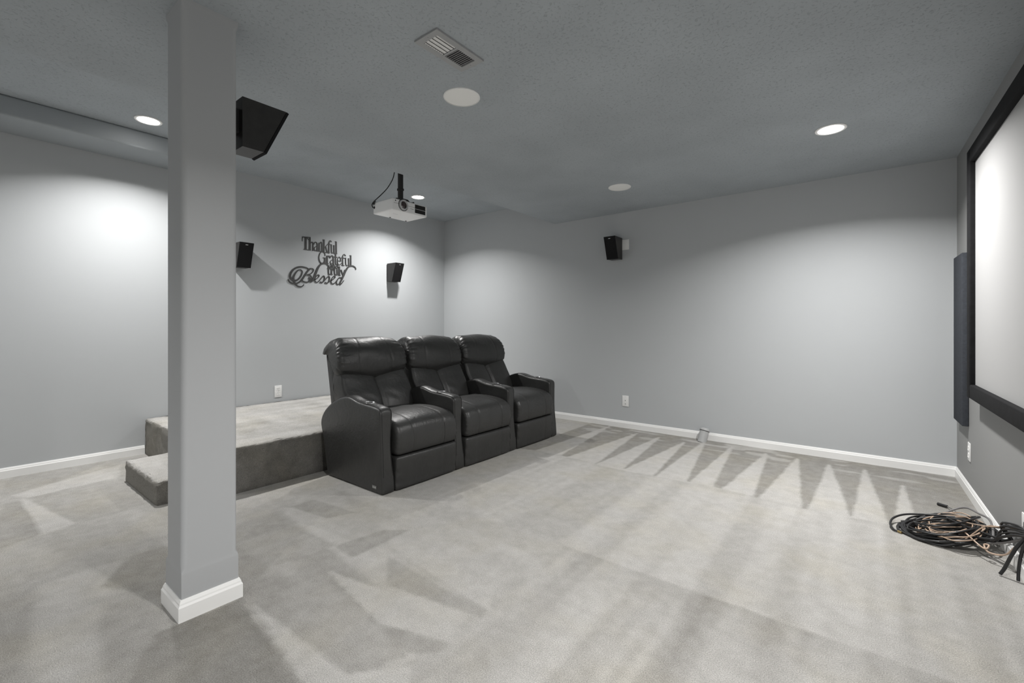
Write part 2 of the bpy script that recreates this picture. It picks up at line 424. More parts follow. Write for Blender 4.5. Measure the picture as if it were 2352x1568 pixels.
BBP = [(0, 0), (0.013, 0), (0.013, 0.056), (0.0095, 0.062), (0.0085, 0.068), (0.004, 0.078), (0, 0.078)]
def skirting(b, p0, p1, nrm, prof=BBP):
    """baseboard profile swept straight from p0 to p1, standing out along nrm"""
    rings = []
    for p in (p0, p1):
        rings.append([b.bm.verts.new((p[0] + nrm[0] * d, p[1] + nrm[1] * d, z)) for d, z in prof])
    n = len(prof)
    for i in range(n):
        b.bm.faces.new([rings[0][i], rings[0][(i + 1) % n], rings[1][(i + 1) % n], rings[1][i]])
    b.bm.faces.new(rings[0]); b.bm.faces.new(list(reversed(rings[1])))
b = B(); skirting(b, (AX, BACK), (AX, 1.16), (1, 0)); struct(b.build('baseboard_left', M_trim))
b = B(); skirting(b, (-3.41, BY), (CX0, BY), (0, -1)); struct(b.build('baseboard_far', M_trim))
b = B(); skirting(b, (cwall(BY), BY), (cwall(BACK), BACK), (-1, -CS)); struct(b.build('baseboard_right', M_trim))
b = B(); skirting(b, (AX, BACK), (cwall(BACK), BACK), (0, 1)); struct(b.build('baseboard_back', M_trim))

# ------------------------------------------------------------------ carpeted riser and step
def carpet_block(name, x0, x1, y0, y1, h, r, mat, jit, seed, fn, res=0.03):
    R = np.random.RandomState(seed)
    def outline(ins):
        a, b_, c, d = x0 + ins, x1 - ins, y0 + ins, y1 - ins
        rr = max(r - ins, 0.004)
        pts = []
        for cx_, cy_, a0 in ((b_ - rr, c + rr, -90), (b_ - rr, d - rr, 0), (a + rr, d - rr, 90), (a + rr, c + rr, 180)):
            for k in range(6):
                t = math.radians(a0 + 90 * k / 5); pts.append((cx_ + rr * math.cos(t), cy_ + rr * math.sin(t)))
        return np.array(pts)
    n = int(2 * ((x1 - x0) + (y1 - y0)) / res)
    base = resample(outline(0), n)
    rings = []
    cxm, cym = (x0 + x1) / 2, (y0 + y1) / 2
    def inset(ins):
        P = base.copy()
        P[:, 0] = np.clip(P[:, 0], x0 + ins, x1 - ins); P[:, 1] = np.clip(P[:, 1], y0 + ins, y1 - ins)
        return P
    lev = [(0.006, 0.0), (0.003, 0.012), (0.0, 0.02)] + [(0, z) for z in np.arange(0.045, h - r - 0.01, 0.03)]
    for k in range(7):
        t = PI / 2 * k / 6; lev.append((r * (1 - math.cos(t)), h - r + r * math.sin(t)))
    V = []
    for ins, z in lev:
        P = inset(ins)
        J = R.normal(0, jit, P.shape) * (1 if z > 0.02 else 0.3)
        V += [(p[0] + j[0], p[1] + j[1], z + (abs(j[0]) if z > h - r else 0)) for p, j in zip(P, J)]
    F = []
    for l in range(len(lev) - 1):
        for k in range(n): F.append([l * n + k, l * n + (k + 1) % n, (l + 1) * n + (k + 1) % n, (l + 1) * n + k])
    nx = int((x1 - x0) / res) + 1; ny = int((y1 - y0) / res) + 1
    o0 = len(V)
    for yy in np.linspace(y0 + r * 0.9, y1 - r * 0.9, ny):
        for xx in np.linspace(x0 + r * 0.9, x1 - r * 0.9, nx): V.append((xx, yy, h + 0.0006))
    for j in range(ny - 1):
        for i in range(nx - 1): F.append([o0 + j * nx + i, o0 + j * nx + i + 1, o0 + (j + 1) * nx + i + 1, o0 + (j + 1) * nx + i])
    o = py_mesh(name, V, F, mat, smooth=True, auto=60)
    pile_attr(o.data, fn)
    return o
def plat_pile(X, Y):
    s1 = vnoise(X * 9, Y * 0.8 + 5); s2 = vnoise(X * 1.2, Y * 8 + 3)
    return np.clip(0.50 + 0.9 * (s1 - 0.5) + 0.9 * (s2 - 0.5) + 0.3 * (fbm(X * 6, Y * 6) - 0.5), -0.6, 1)
def shaded_riser_pile(X, Y):
    return plat_pile(X, Y) - 2.6 * (X > -3.418) - 1.6 * (Y < 1.166)  # upright platform faces darkened: shading painted through the pile value
o = carpet_block('carpeted_platform', AX + 0.010, -3.41, 1.158, BY - 0.010, 0.318, 0.028, M_carpet, 0.0022, 5, shaded_riser_pile)
tag(o, 'raised grey carpeted platform behind the recliners, running along the back wall', 'platform')
o = carpet_block('carpeted_step', -4.352, -3.575, 0.862, 1.152, 0.155, 0.03, M_carpet, 0.0025, 8, lambda X, Y: 0.55 + 0.5 * (fbm(X * 6, Y * 6) - 0.5) - 1.7 * (Y < 0.870) - 1.7 * (X < -4.344) - 2.6 * (X > -3.583))  # step sides get painted shade too, deepest on the right face
tag(o, 'small low grey carpeted step in front of the platform, left of the column', 'step')

# ------------------------------------------------------------------ the boxed post
def column():
    x0, x1, y0, y1 = -2.302, -2.112, 0.592, 0.792
    root = empty('square_column', ((x0 + x1) / 2, (y0 + y1) / 2, 0), 'tall grey square boxed column with rounded corners standing on the carpet', 'column')
    hx, hy = (x1 - x0) / 2, (y1 - y0) / 2
    def ring(r, z, grow=0.0):
        P = []
        for sx, sy, a0 in ((1, -1, -90), (1, 1, 0), (-1, 1, 90), (-1, -1, 180)):
            for k in range(7):
                t = math.radians(a0 + 90 * k / 6)
                P.append((sx * (hx + grow - r) + r * math.cos(t), sy * (hy + grow - r) + r * math.sin(t), z))
        return P
    levels = [(0.001, 0.0, .002), (0.001, 0.175, .002), (0.004, 0.185, .0015), (0.022, 0.20, 0), (0.022, 1.2, 0), (0.022, 2.405, 0), (0.003, 2.42, .001), (0.001, 2.44, .002)]
    V = []; F = []
    for r, z, g in levels: V += ring(r, z, g)
    n = 28
    for l in range(len(levels) - 1):
        for k in range(n): F.append([l * n + k, l * n + (k + 1) % n, (l + 1) * n + (k + 1) % n, (l + 1) * n + k])
    py_mesh('shaft', V, F, M_column, root, smooth=True, auto=35)
    # mitred baseboard round the foot
    P = [(0.0, 0), (0.014, 0), (0.014, 0.056), (0.010, 0.064), (0.009, 0.070), (0.004, 0.082), (0.0, 0.082)]
    V = []; F = []
    for sx, sy in ((1, -1), (1, 1), (-1, 1), (-1, -1)):
        for d, z in P: V.append((sx * (hx + .001 + d), sy * (hy + .001 + d), z))
    m = len(P)
    for c in range(4):
        for i in range(m):
            F.append([c * m + i, c * m + (i + 1) % m, ((c + 1) % 4) * m + (i + 1) % m, ((c + 1) % 4) * m + i])
    ob = py_mesh('baseboard', V, F, M_trim, root)
    ob['label'] = 'white baseboard around the column foot'
column()

# ------------------------------------------------------------------ downlights
def downlight(x, y, z, label):
    root = empty('recessed_light', (x, y, z), label, 'ceiling light', group=None)
    M = Matrix.Identity(4)
    B().lathe([(0.070, -0.001), (0.088, -0.001), (0.088, -0.004), (0.084, -0.007), (0.072, -0.006), (0.068, -0.001)], M, 40).build('trim_ring', M_white, root, smooth=True, auto=40)
    B().lathe([(0.0, -0.014), (0.025, -0.0125), (0.045, -0.009), (0.062, -0.004), (0.069, -0.0005)], M, 40).build('bulb', M_bulb, root, smooth=True)
    ld = bpy.data.lights.new('lamp', 'AREA'); ld.shape = 'DISK'; ld.size = 0.10
    ld.energy, ld.spread = LAMP_BACK if x < -3 else LAMP_FRONT; ld.color = LAMP_COL
    lo = bpy.data.objects.new('lamp', ld); COL.objects.link(lo); lo.parent = root; lo.location = (0, 0, -0.018)
    return root
downlight(-4.415, 1.02, ZH, 'glowing recessed ceiling light just left of the column')
downlight(-4.41, 3.70, ZH, 'glowing recessed ceiling light behind the white projector')
downlight(-0.206, 3.625, ZL, 'bright recessed ceiling light near the projection screen')
# unseen fixtures: first follows the lamp spacing, two behind the camera added as fill
downlight(-0.206, 0.95, ZL, 'recessed ceiling light above and right of the camera')
downlight(-0.206, -1.75, ZL, 'unseen recessed ceiling light added as fill behind the camera near the screen wall')
downlight(-4.415, -1.66, ZH, 'unseen recessed ceiling light added as fill behind the camera near the back wall')

# ------------------------------------------------------------------ round ceiling speakers
def ceiling_speaker(x, y, label):
    root = empty('ceiling_speaker', (x, y, ZL), label, 'ceiling speaker')
    B().lathe([(0.097, 0.0), (0.103, 0.0), (0.103, -0.004), (0.100, -0.007), (0.097, -0.006)], None, 56).build('rim', M_white, root, smooth=True, auto=40)
    B().lathe([(0, -0.0065), (0.05, -0.0062), (0.0972, -0.005)], None, 56).build('grille', M_grill, root, smooth=True)
ceiling_speaker(-1.806, 1.830, 'round white in-ceiling speaker beside the air vent')
ceiling_speaker(-1.828, 3.924, 'round white in-ceiling speaker close to the far grey wall')

# ------------------------------------------------------------------ air vent
def vent():
    x0, x1, y0, y1 = -1.618, -1.470, 1.336, 1.640
    root = empty('air_vent', ((x0 + x1) / 2, (y0 + y1) / 2, ZL), 'rectangular grey and white louvred air vent in the textured ceiling', 'vent')
    hx, hy = (x1 - x0) / 2, (y1 - y0) / 2
    ix, iy = 0.044, 0.122
    b = B()
    zt, zb = -0.001, -0.009
    for lo, hi in (((-hx, -hy, zb), (-ix, hy, zt)), ((ix, -hy, zb), (hx, hy, zt)), ((-ix, -hy, zb), (ix, -iy, zt)), ((-ix, iy, zb), (ix, hy, zt)), ((-ix, -0.006, zb), (ix, 0.006, zt))):
        b.box(lo, hi)
    b.build('frame', M_ventm, root)
    B().box((-ix, -iy, -0.0015), (ix, iy, -0.0008)).build('duct_opening', M_dark, root)
    for half, sgn, mat in ((0, -1, M_slat), (1, 1, M_ventm)):
        for k in range(9):
            yy = (-iy + 0.008 + k * 0.0125) if half == 0 else (0.014 + k * 0.0122)
            m = Matrix.Translation((0, yy, -0.0055)) @ Matrix.Rotation(math.radians(30 * sgn), 4, 'X')
            hw_ = 0.0055 if half == 0 else 0.0042
            B().box((-ix, -hw_, -0.0005), (ix, hw_, 0.0005), m=m).build('slat', mat, root)
    B().box((-ix, 0.006, -0.0024), (ix, iy, -0.0018)).build('closed_damper', M_damper, root)
    for k in range(4):
        xx = -0.033 + k * 0.022
        B().box((xx - 0.0016, -iy, -0.0094), (xx + 0.0016, -0.006, -0.0088)).build('cross_bar', M_dark, root)
    for yy in (-hy + 0.015, hy - 0.015):
        B().cyl((0, yy, -0.009), (0, yy, -0.0105), 0.0035, n=12).build('screw', M_ventm, root)
vent()

# ------------------------------------------------------------------ bookshelf surround speakers
def wall_speaker(loc, rotz, label, gap=0.012, H=0.244, DT=0.19, DB=0.108):
    root = empty('surround_speaker', loc, label, 'speaker', rotz)
    W = 0.128
    hw = W / 2
    b = B(); b.prism([(gap, 0), (gap + DB, 0), (gap + DT, H), (gap, H)], 'x', -hw, hw)
    b.build('cabinet', M_wood, root)
    # sloping grille, 12 mm thick
    sl = Vector((0, DT - DB, H)).normalized(); nn = Vector((0, H, -(DT - DB))).normalized()
    p0 = Vector((0, gap + DB, 0)); p1 = Vector((0, gap + DT, H))
    V = []
    for x in (-hw - 0.002, hw + 0.002):
        for p, off in ((p0, 0.0015), (p0, 0.013), (p1, 0.013), (p1, 0.0015)):
            q = p + nn * off; V.append((x, q.y, q.z))
    F = [[0, 1, 2, 3], [7, 6, 5, 4], [0, 4, 5, 1], [1, 5, 6, 2], [2, 6, 7, 3], [3, 7, 4, 0]]
    py_mesh('grille', V, F, M_cloth, root)
    c = p1 - sl * 0.022 + nn * 0.0138
    rx = math.atan2(sl.z, sl.y) - PI / 2
    m = Matrix.Translation(c) @ Matrix.Rotation(rx, 4, 'X')
    bd = B(); bd.box((-0.012, -0.0008, -0.0035), (0.012, 0.001, 0.0035), 0.0006, 1, m=m); bd.build('badge', M_silver, root)
    B().box((-0.03, 0.0, 0.07), (0.03, gap + 0.001, 0.17)).build('mounting_bracket', M_blackmetal, root)
    return root
wall_speaker((AX, 1.937, 1.752), -PI / 2, 'small black speaker on the back wall beside the column, left of the metal words')
wall_speaker((AX, 3.835, 1.752), -PI / 2, 'small black speaker on the back wall right of the metal words')
wall_speaker((-2.277, BY, 1.905), PI, 'small black speaker on the far wall in front of a white plate')
wall_speaker((-2.205, 0.792, 1.932), 0.0, 'black wooden speaker high on the column, showing its side', gap=0.03, H=0.217, DT=0.188, DB=0.088)

# ------------------------------------------------------------------ wall plates
def plate_obj(name, loc, rotz, label, cat, w=0.076, h=0.122, style='duplex'):
    """local: plate on plane y=0 facing -y"""
    root = empty(name, loc, label, cat, rotz)
    b = B(); b.box((-w / 2, -0.006, -h / 2), (w / 2, -0.0005, h / 2), 0.0025, 2)
    b.build('cover_plate', M_white, root, smooth=True, auto=35)
    if style == 'duplex':
        for s in (-1, 1):
            f = B(); f.box((-0.017, -0.0072, s * 0.024 - 0.014), (0.017, -0.005, s * 0.024 + 0.014), 0.004, 3)
            fo = f.build('socket', M_white, root, smooth=True, auto=35)
            g = B()
            for dx in (-0.0063, 0.0063): g.box((dx - 0.0007, -0.0076, s * 0.024 - 0.002), (dx + 0.0007, -0.0070, s * 0.024 + 0.007))
            g.cyl((0, -0.0070, s * 0.024 - 0.008), (0, -0.0076, s * 0.024 - 0.008), 0.0018, n=10)
            g.build('slots', M_dark, fo)
        B().cyl((0, -0.005, 0), (0, -0.0075, 0), 0.0028, n=12).build('screw', M_silver, root)
    elif style == 'jack':
        for zz in (0.006, -0.032):
            B().cyl((0, -0.005, zz), (0, -0.009, zz), 0.0035, n=12).build('jack', M_dark, root)
        for zz in (0.046, -0.05):
            B().cyl((0, -0.005, zz), (0, -0.0068, zz), 0.002, n=10).build('screw', M_silver, root)
    elif style == 'blank':
        pass
    elif style == 'brush':
        g = B(); g.box((-w * 0.3, -0.0065, -0.02), (w * 0.3, -0.0058, 0.025)); g.build('cable_opening', M_dark, root)
    return root
plate_obj('wall_outlet', (AX, 2.338, 0.432), PI / 2, 'white power outlet on the back wall above the carpeted platform', 'outlet', 0.076, 0.128)
plate_obj('wall_plate', (-2.177, BY, 0.305), 0, 'white wall plate with two small jacks on the far wall', 'wall plate', style='jack')
plate_obj('wall_plate', (-2.205, BY, 2.072), 0, 'square white plate on the far wall half hidden behind the black speaker', 'wall plate', w=0.14, h=0.115, style='blank')
RC = -PI / 2 + math.atan(CS)
plate_obj('wall_outlet', (cwall(4.335), 4.335, 0.30), RC, 'white outlet low on the screen wall under the dark fabric panel', 'outlet')
plate_obj('cable_plate', (cwall(3.02), 3.02, 0.235), RC, 'white wall plate at the right picture edge above the cables', 'wall plate', w=0.16, h=0.122, style='brush')

# ------------------------------------------------------------------ projection screen and acoustic panel
def onC(y, d, z): return (cwall(y, d), y - CS * d, z)
def slab(b, y0, y1, d0, d1, z0, z1, bev=0.0):
    vs = [b.bm.verts.new(onC(y, d, z)) for y in (y0, y1) for d in (d0, d1) for z in (z0, z1)]
    fs = [(0, 1, 3, 2), (4, 6, 7, 5), (0, 4, 5, 1), (2, 3, 7, 6), (0, 2, 6, 4), (1, 5, 7, 3)]
    for f in fs: b.bm.faces.new([vs[i] for i in f])
    if bev:
        es = list({e for v in vs for e in v.link_edges})
        bmesh.ops.bevel(b.bm, geom=es, offset=bev, segments=3, affect='EDGES', profile=0.5)
def screen():
    yl, yr, zb, zt, w_ = 4.0, 1.17, 0.708, 2.238, 0.086
    root = empty('projection_screen', (cwall(2.6), 2.6, 0.0), 'large white projection screen with black velvet frame on the right wall', 'projection screen')
    b = B(); slab(b, yl - w_ + .01, yr + w_ - .01, 0.018, 0.036, zb + w_ - .01, zt - w_ + .01)
    o1 = b.build('screen_fabric', M_screen)
    parts = [o1]
    for (a, c, e, f) in ((yl, yl - w_, zb, zt), (yr + w_, yr, zb, zt), (yl - w_ - .001, yr + w_ + .001, zb, zb + w_), (yl - w_ - .001, yr + w_ + .001, zt - w_, zt)):
        b = B(); slab(b, a, c, 0.004, 0.062, e, f, 0.007); parts.append(b.build('frame_bar', M_velvet, smooth=True, auto=30))
    for o in parts:
        o.parent = root
        o.matrix_parent_inverse = Matrix.Translation((-root.location.x, -root.location.y, -root.location.z))
screen()
b = B(); slab(b, 4.69, 4.362, 0.001, 0.036, 0.465, 1.655, 0.004)
tag(b.build('acoustic_panel', M_panel, smooth=True, auto=30), 'tall narrow blue-grey fabric panel in the corner beside the screen', 'acoustic panel')

# ------------------------------------------------------------------ capped pipe stub
def pipe():
    root = empty('pipe_stub', (-1.325, 4.745, 0), 'short grey capped pipe leaning out of the carpet at the far baseboard', 'pipe')
    a = Vector((0, -0.01, -0.01)); b_ = Vector((0.016, 0.030, 0.10)); d = (b_ - a).normalized()
    B().cyl(a, b_, 0.043, n=32).build('pipe', M_pipe, root, smooth=True, auto=40)
    c0 = b_ - d * 0.002
    q = d.to_track_quat('Z', 'Y').to_matrix().to_4x4()
    B().lathe([(0.0445, 0.0), (0.0465, 0.0), (0.0465, 0.004), (0.0445, 0.004)], Matrix.Translation(c0) @ q, 32).build('seal_ring', M_dark, root)
    B().lathe([(0.046, 0.004), (0.046, 0.016), (0.042, 0.025), (0.030, 0.031), (0, 0.034)], Matrix.Translation(c0) @ q, 32).build('cap', M_pipe, root, smooth=True, auto=50)
pipe()

# ------------------------------------------------------------------ metal words on the back wall
ART = {'thankful': [([(2.607, 2.179), (2.708, 2.187)], 0.0097, 0.0097), ([(2.611, 2.181), (2.609, 2.128)], 0.0086, 0.0038), ([(2.649, 2.181), (2.649, 2.042)], 0.0238, 0.0238), ([(2.626, 2.039), (2.713, 2.04)], 0.0076, 0.0076), ([(2.664, 2.177), (2.689, 2.156)], 0.0065, 0.0065), ([(2.698, 2.188), (2.699, 2.043)], 0.0216, 0.0216), ([(2.708, 2.121), (2.724, 2.137), (2.735, 2.127), (2.737, 2.1), (2.737, 2.043)], 0.0076, 0.0173), ([(2.749, 2.113), (2.755, 2.132), (2.77, 2.142), (2.785, 2.132), (2.789, 2.108), (2.788, 2.042)], 0.0097, 0.0151), ([(2.787, 2.097), (2.76, 2.08), (2.753, 2.057), (2.765, 2.04), (2.787, 2.057)], 0.0076, 0.0108), ([(2.814, 2.142), (2.815, 2.042)], 0.0162, 0.0162), ([(2.82, 2.13), (2.834, 2.151), (2.845, 2.139), (2.846, 2.041)], 0.0076, 0.0151), ([(2.789, 2.041), (2.859, 2.04)], 0.0065, 0.0065), ([(2.873, 2.189), (2.873, 2.039)], 0.0194, 0.0194), ([(2.856, 2.183), (2.876, 2.187)], 0.0054, 0.0054), ([(2.882, 2.091), (2.921, 2.14)], 0.0065, 0.0065), ([(2.895, 2.109), (2.916, 2.041)], 0.0151, 0.0151), ([(2.864, 2.036), (2.951, 2.038)], 0.0065, 0.0065), ([(2.938, 2.037), (2.938, 2.139), (2.942, 2.169), (2.955, 2.186), (2.97, 2.176)], 0.0173, 0.0086), ([(2.921, 2.141), (2.967, 2.141)], 0.0065, 0.0065), ([(2.97, 2.139), (2.972, 2.058), (2.981, 2.039), (2.997, 2.053)], 0.0151, 0.0076), ([(3.003, 2.14), (3.006, 2.04)], 0.0162, 0.0162), ([(3.032, 2.188), (3.035, 2.041)], 0.0184, 0.0184), ([(3.016, 2.186), (3.032, 2.188)], 0.0054, 0.0054), ([(3.001, 2.038), (3.047, 2.039)], 0.0065, 0.0065)], 'grateful': [([(2.89, 1.999), (2.882, 2.028), (2.853, 2.041), (2.825, 2.018), (2.811, 1.974), (2.817, 1.93), (2.839, 1.903), (2.864, 1.907), (2.886, 1.935)], 0.0086, 0.014), ([(2.863, 1.971), (2.899, 1.971)], 0.0065, 0.0065), ([(2.886, 1.972), (2.886, 1.905)], 0.0184, 0.0184), ([(2.915, 2.002), (2.916, 1.908)], 0.0162, 0.0162), ([(2.921, 1.982), (2.937, 2.002), (2.948, 1.985)], 0.0065, 0.0119), ([(2.901, 1.908), (2.936, 1.908)], 0.0065, 0.0065), ([(2.954, 1.978), (2.961, 1.998), (2.977, 2.007), (2.994, 1.99), (2.997, 1.91)], 0.0097, 0.0151), ([(2.996, 1.966), (2.966, 1.948), (2.955, 1.925), (2.97, 1.908), (2.996, 1.927)], 0.0076, 0.0108), ([(3.025, 2.043), (3.026, 1.924), (3.036, 1.908), (3.049, 1.918)], 0.0151, 0.0076), ([(3.003, 1.997), (3.05, 1.997)], 0.0065, 0.0065), ([(3.052, 1.955), (3.094, 1.955)], 0.0065, 0.0065), ([(3.094, 1.954), (3.089, 1.988), (3.073, 2.004), (3.055, 1.981), (3.049, 1.942), (3.062, 1.91), (3.083, 1.909), (3.101, 1.927)], 0.0086, 0.0076), ([(3.121, 1.906), (3.119, 1.993), (3.124, 2.028), (3.142, 2.044), (3.158, 2.029)], 0.0151, 0.0086), ([(3.103, 1.998), (3.152, 1.998)], 0.0065, 0.0065), ([(3.103, 1.907), (3.145, 1.905)], 0.0065, 0.0065), ([(3.16, 2.0), (3.163, 1.928), (3.175, 1.907), (3.195, 1.921)], 0.014, 0.0076), ([(3.201, 2.003), (3.205, 1.909)], 0.0151, 0.0151), ([(3.231, 2.044), (3.232, 1.911)], 0.0173, 0.0173), ([(3.214, 2.039), (3.231, 2.042)], 0.0054, 0.0054), ([(3.206, 1.91), (3.249, 1.909)], 0.0065, 0.0065)], 'and': [([(2.948, 1.889), (2.96, 1.9), (2.97, 1.891), (2.97, 1.865)], 0.0065, 0.0086), ([(2.968, 1.884), (2.95, 1.873), (2.956, 1.862), (2.97, 1.873)], 0.0054, 0.0065), ([(2.985, 1.9), (2.985, 1.862)], 0.0086, 0.0086), ([(2.99, 1.894), (3.003, 1.902), (3.008, 1.889), (3.008, 1.861)], 0.0054, 0.0086), ([(3.052, 1.922), (3.052, 1.862)], 0.0086, 0.0086), ([(3.049, 1.891), (3.031, 1.89), (3.025, 1.875), (3.034, 1.862), (3.05, 1.871)], 0.0065, 0.0065), ([(2.967, 1.864), (3.055, 1.861)], 0.0043, 0.0043)], 'truly': [([(2.932, 1.87), (2.933, 1.79), (2.945, 1.777), (2.96, 1.787)], 0.0151, 0.0076), ([(2.917, 1.85), (2.962, 1.849)], 0.0065, 0.0065), ([(2.97, 1.85), (2.972, 1.78)], 0.0151, 0.0151), ([(2.976, 1.837), (2.99, 1.848), (2.997, 1.835)], 0.0065, 0.0108), ([(2.961, 1.78), (2.987, 1.779)], 0.0059, 0.0059), ([(3.011, 1.851), (3.013, 1.793), (3.027, 1.778), (3.042, 1.79)], 0.014, 0.0076), ([(3.046, 1.852), (3.049, 1.779)], 0.014, 0.014), ([(3.074, 1.888), (3.077, 1.781)], 0.0162, 0.0162), ([(3.061, 1.78), (3.092, 1.779)], 0.0065, 0.0065), ([(3.097, 1.849), (3.122, 1.79)], 0.014, 0.014), ([(3.146, 1.851), (3.127, 1.791), (3.109, 1.746)], 0.0065, 0.0076)], 'blessed': [([(2.689, 1.813), (2.657, 1.829), (2.605, 1.834), (2.553, 1.824), (2.507, 1.794), (2.477, 1.753), (2.466, 1.717)], 0.0097, 0.0248), ([(2.466, 1.717), (2.475, 1.688), (2.505, 1.671), (2.543, 1.676), (2.579, 1.707), (2.602, 1.75), (2.607, 1.783), (2.589, 1.801)], 0.0248, 0.0086), ([(2.589, 1.801), (2.558, 1.789), (2.528, 1.753), (2.507, 1.706), (2.51, 1.663)], 0.0086, 0.0248), ([(2.51, 1.663), (2.528, 1.632), (2.553, 1.609), (2.589, 1.605), (2.615, 1.615), (2.627, 1.633)], 0.0216, 0.0065), ([(2.448, 1.673), (2.462, 1.649), (2.492, 1.637), (2.533, 1.637), (2.574, 1.656), (2.607, 1.689), (2.636, 1.735), (2.668, 1.786), (2.701, 1.821)], 0.014, 0.0194), ([(2.701, 1.821), (2.722, 1.827), (2.743, 1.817), (2.737, 1.793), (2.71, 1.765), (2.668, 1.748)], 0.0097, 0.0119), ([(2.668, 1.748), (2.708, 1.741), (2.717, 1.713), (2.699, 1.681), (2.662, 1.663), (2.623, 1.667), (2.601, 1.683)], 0.0119, 0.0119), ([(2.689, 1.716), (2.709, 1.674), (2.737, 1.697), (2.77, 1.775)], 0.0162, 0.0259), ([(2.77, 1.775), (2.798, 1.841), (2.831, 1.885), (2.87, 1.904), (2.904, 1.901), (2.927, 1.885), (2.938, 1.868)], 0.0248, 0.0086), ([(2.743, 1.692), (2.787, 1.716), (2.814, 1.748), (2.8, 1.76), (2.776, 1.739), (2.759, 1.701), (2.77, 1.673), (2.798, 1.675), (2.831, 1.712)], 0.0086, 0.0097), ([(2.831, 1.712), (2.865, 1.752), (2.881, 1.738), (2.876, 1.705), (2.853, 1.674), (2.828, 1.676)], 0.0097, 0.014), ([(2.87, 1.686), (2.927, 1.751), (2.945, 1.738), (2.938, 1.699), (2.915, 1.67), (2.89, 1.674)], 0.0097, 0.014), ([(2.938, 1.689), (2.984, 1.717), (3.019, 1.749), (3.003, 1.761), (2.978, 1.735), (2.964, 1.696), (2.978, 1.668), (3.013, 1.678), (3.046, 1.719)], 0.0097, 0.0097), ([(3.1, 1.751), (3.073, 1.748), (3.046, 1.716), (3.036, 1.68), (3.055, 1.665), (3.085, 1.689), (3.115, 1.741)], 0.0119, 0.0097), ([(3.303, 1.874), (3.294, 1.897), (3.262, 1.912), (3.225, 1.909), (3.194, 1.891), (3.163, 1.847), (3.133, 1.786)], 0.0097, 0.0238), ([(3.133, 1.786), (3.103, 1.723), (3.082, 1.683), (3.088, 1.667), (3.109, 1.686), (3.134, 1.718)], 0.0248, 0.0076)]}
def ribbon(bm, pts, w0, w1, x0, x1):
    P = catmull(pts, 6) if len(pts) > 2 else np.array([pts[0], pts[1]], float)
    n = len(P)
    L = []; R = []
    for i in range(n):
        t = P[min(i + 1, n - 1)] - P[max(i - 1, 0)]; t = t / (np.linalg.norm(t) + 1e-9)
        nn = np.array([-t[1], t[0]]); w = (w0 + (w1 - w0) * (i / (n - 1))) / 2
        L.append(P[i] + nn * w); R.append(P[i] - nn * w)
    ring = L + R[::-1]
    for a, b_ in ((0, 1),):
        front = [[bm.verts.new((x1, p[0], p[1])) for p in L], [bm.verts.new((x1, p[0], p[1])) for p in R]]
        back = [[bm.verts.new((x0, p[0], p[1])) for p in L], [bm.verts.new((x0, p[0], p[1])) for p in R]]
    for i in range(n - 1):
        bm.faces.new([front[0][i], front[0][i + 1], front[1][i + 1], front[1][i]])
        bm.faces.new([back[0][i], back[1][i], back[1][i + 1], back[0][i + 1]])
        bm.faces.new([front[0][i], back[0][i], back[0][i + 1], front[0][i + 1]])
        bm.faces.new([front[1][i], front[1][i + 1], back[1][i + 1], back[1][i]])
    bm.faces.new([front[0][0], front[1][0], back[1][0], back[0][0]])
    bm.faces.new([front[0][-1], back[0][-1], back[1][-1], front[1][-1]])
    # round stroke ends and joints on curves
    if len(pts) > 2:
        for k, w in ((0, w0), (n - 1, w1)):
            m = Matrix.Translation(((x0 + x1) / 2, P[k][0], P[k][1])) @ Matrix.Rotation(PI / 2, 4, 'Y')
            bmesh.ops.create_cone(bm, cap_ends=True, segments=14, radius1=w / 2, radius2=w / 2, depth=(x1 - x0) * 0.98, matrix=m)
def art():
    yc, zc = 2.87, 1.9
    root = empty('word_sign', (AX, yc, zc), 'dark metal cut-out words Thankful Grateful and truly Blessed on the back wall', 'wall art')
    for k, (word, strokes) in enumerate(ART.items()):
        b = B()
        for i, (pts, w0, w1) in enumerate(strokes):
            e = 0.00012 * (i % 7)
            ribbon(b.bm, [(p[0] - yc, p[1] - zc) for p in pts], w0, w1, 0.0015, 0.0060 + e + 0.0006 * k)
        b.build(word + '_word', M_sign, root)
art()

